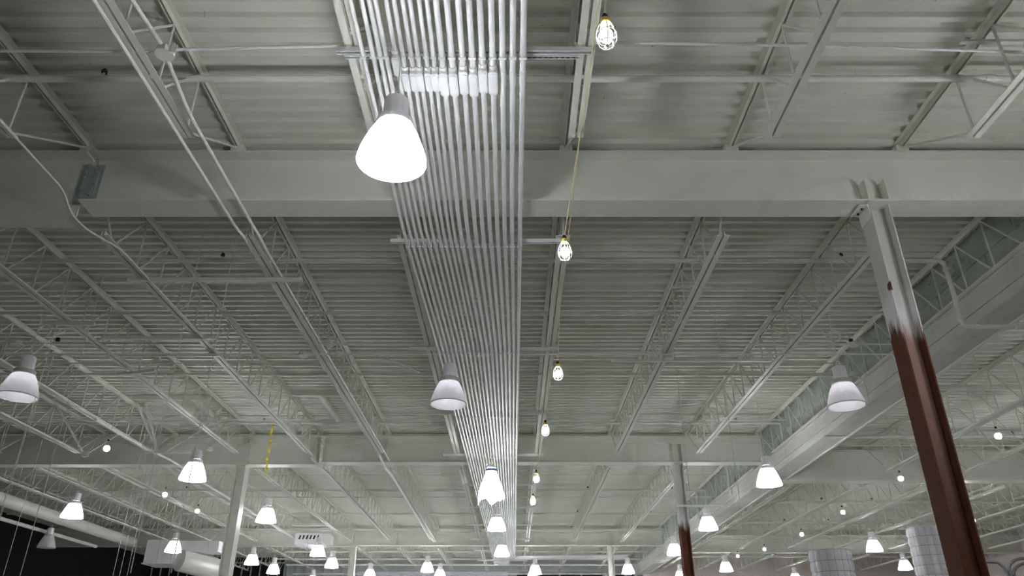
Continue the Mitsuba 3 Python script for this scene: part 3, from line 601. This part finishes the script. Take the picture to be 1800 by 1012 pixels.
t = np.linspace(0, 2 * np.pi, 28, endpoint=False); part(k, 'ring', tube(np.stack([-10.67 + .2 * np.cos(t), 18.5 + 0 * t, 6.6 + .2 * np.sin(t)], 1), .008, 'm_conduit', 5, True))
part(k, 'wire', rod((-10.67, 18.5, 6.8), (-10.67, 18.5, DK + .01), .004, 'm_conduit', 5))

# yellow tape ribbon
k = thing('caution_tape', 'yellow tape ribbon hanging in front of the second girder', 'tape')
zz = np.linspace(7.03, 5.74, 26); V = []
for i, z in enumerate(zz):
    a = i * .75; u = np.array([math.cos(a), math.sin(a), 0]) * .035; c = np.array([-5.97 + .012 * math.sin(i), 18.2, z]); V += [c - u, c + u]
F = [(2 * i, 2 * i + 1, 2 * i + 3, 2 * i + 2) for i in range(25)]
part(k, 'ribbon', mikit.ply((np.array(V), F), 'm_tape'))

# ---------------------------------------------------------------- ducts and equipment at the far left and right
def round_duct(P, r, label, mat, joints=()):
    k = thing('round_duct', label, 'duct'); part(k, 'pipe', tube(P, r, mat, 24))
    P = np.array(P, float)
    for q in joints: c = P[0] + (P[-1] - P[0]) * q; u = (P[-1] - P[0]) / np.linalg.norm(P[-1] - P[0]); part(k, 'joint_band', rod(c - u * .04, c + u * .04, r + .008, mat, 24))
    return k
round_duct([(-15.3, 12, 6.12), (-15.3, 31.6, 6.12)], .19, 'big round white duct at the lower left, running back to the plenum', 'm_paint', (.3, .55, .8))
round_duct([(-15.9, 12, 5.75), (-15.9, 30.0, 5.75)], .06, 'slim round pipe below the big white duct at the lower left', 'm_paint')
round_duct([(-12.85, 30.6, 5.32), (-11.5, 32.2, 5.05)], .40, 'fat round duct sloping off the white plenum behind the lower left column', 'm_paint', (.92,))
k = thing('duct_plenum', 'white sheet metal air duct plenum beside the lower left column', 'air duct')
part(k, 'left_box', span(-14.25, -13.2, 30.6, 31.8, 5.22, 6.08, 'm_white')); part(k, 'upper_box', span(-13.2, -11.55, 30.9, 31.8, 5.68, 6.09, 'm_white'))
part(k, 'seam', span(-13.75, -13.73, 30.59, 30.6, 5.24, 6.06, 'm_band')); part(k, 'seam', span(-11.98, -11.96, 30.89, 30.9, 5.70, 6.07, 'm_band')); part(k, 'base_flange', span(-14.30, -13.15, 30.55, 31.85, 5.19, 5.225, 'm_white'))
k = thing('unit_heater', 'white ceiling unit heater with dark louvre slots, behind a lit lamp', 'heater')
part(k, 'casing', span(-9.0, -7.9, 32.4, 33.4, 6.16, 6.62, 'm_white')); part(k, 'side_outlet', span(-7.88, -7.6, 32.7, 33.3, 6.25, 6.6, 'm_paint'))
for i in range(6): part(k, 'louvre_slot', box((-8.80 + .15 * i, 32.395, 6.45), (.06, .012, .16), 'm_black', np.array([[math.cos(.3), 0, math.sin(.3)], [0, 1, 0], [-math.sin(.3), 0, math.cos(.3)]])))
for z, y in ((6.72, 32.3), (6.82, 31.8)): part(k, 'top_rail', span(-9.05, -7.55, y, y + .25, z, z + .08, 'm_paint'))
FOIL_N = 18
def foil_stack(x, y, zt, r, label):
    k = thing('insulated_duct', label, 'duct'); dz = .17; rows = int((zt - 1.6) / dz) + 1
    V, F, prof = [], [], []
    sub = 4; n = FOIL_N * sub
    for i in range(rows * 3 + 1):
        z = zt - dz * i / 3
        for j in range(n):
            u, v = (j % sub) / sub, (i % 3) / 3; b = .016 * (math.sin(math.pi * u) ** .6 if u else 0) * (math.sin(math.pi * v) ** .6 if v else 0)
            t = 2 * math.pi * j / n; V.append(((r + b) * math.cos(t), (r + b) * math.sin(t), z))
    for i in range(rows * 3):
        for j in range(n): j2 = (j + 1) % n; F.append((i * n + j, (i + 1) * n + j, (i + 1) * n + j2, i * n + j2))
    part(k, 'foil_jacket', at(mikit.ply((np.array(V), F), 'm_foil', smooth=True), (x, y, 0)))
    for i in range(rows):
        z = zt - dz * i; part(k, 'seam_ring', at(mikit.ply(lathe([(r - .004, .006), (r + .004, .004), (r + .004, -.004), (r - .004, -.006)], 36), 'm_seam', smooth=True), (x, y, z)))
    for j in range(FOIL_N):
        t = 2 * math.pi * j / FOIL_N; part(k, 'seam_strip', rod((x + r * math.cos(t), y + r * math.sin(t), zt), (x + r * math.cos(t), y + r * math.sin(t), zt - dz * rows), .0035, 'm_seam', 5))
    part(k, 'top_lid', at(mikit.ply(lathe([(0, .01), (r, .01), (r + .01, 0), (r, -.02), (0, -.02)], 36), 'm_foil', smooth=35), (x, y, zt)))
    part(k, 'stand', rod((x, y, 0), (x, y, zt - dz * rows + .01), r, 'm_foil', 24))
foil_stack(7.92, 14.9, 3.99, .33, 'taller foil-wrapped round duct standing just left of the rusty column')
foil_stack(5.36, 13.3, 3.36, .33, 'shorter foil-wrapped round duct standing between the brown columns')
for i, (dx, dz, up) in enumerate(((-.6, 4.22, -1.2), (1.2, 4.32, 2.4), (1.25, 4.20, 2.4))):
    x = 13.66 + .09 * i
    pipe([(x, 22.0, 0), (x, 22.0, dz - .18), (x + dx * .25, 22.0, dz), (x + up, 22.0, dz + .06)], .04, f'{ORD[i]} dark bent pipe at the lower right edge behind the rusty column', 'pipe', 'm_pipe', 'bent_pipe', rad=.3)
k = thing('coil_unit', 'small dark louvred unit left of the taller foil-wrapped duct', 'heater')
part(k, 'hanger', rod((14.4, 27.5, 5.3), (14.4, 27.5, RDK + .01), .008, 'm_seam', 6)); part(k, 'hanger', rod((14.8, 27.5, 5.3), (14.8, 27.5, RDK + .01), .008, 'm_seam', 6))
part(k, 'casing', box((14.6, 27.5, 5.25), (.9, .35, .42), 'm_seam'))
for i in range(6): part(k, 'fin', box((14.22 + .15 * i, 27.31, 5.25), (.05, .04, .38), 'm_black'))
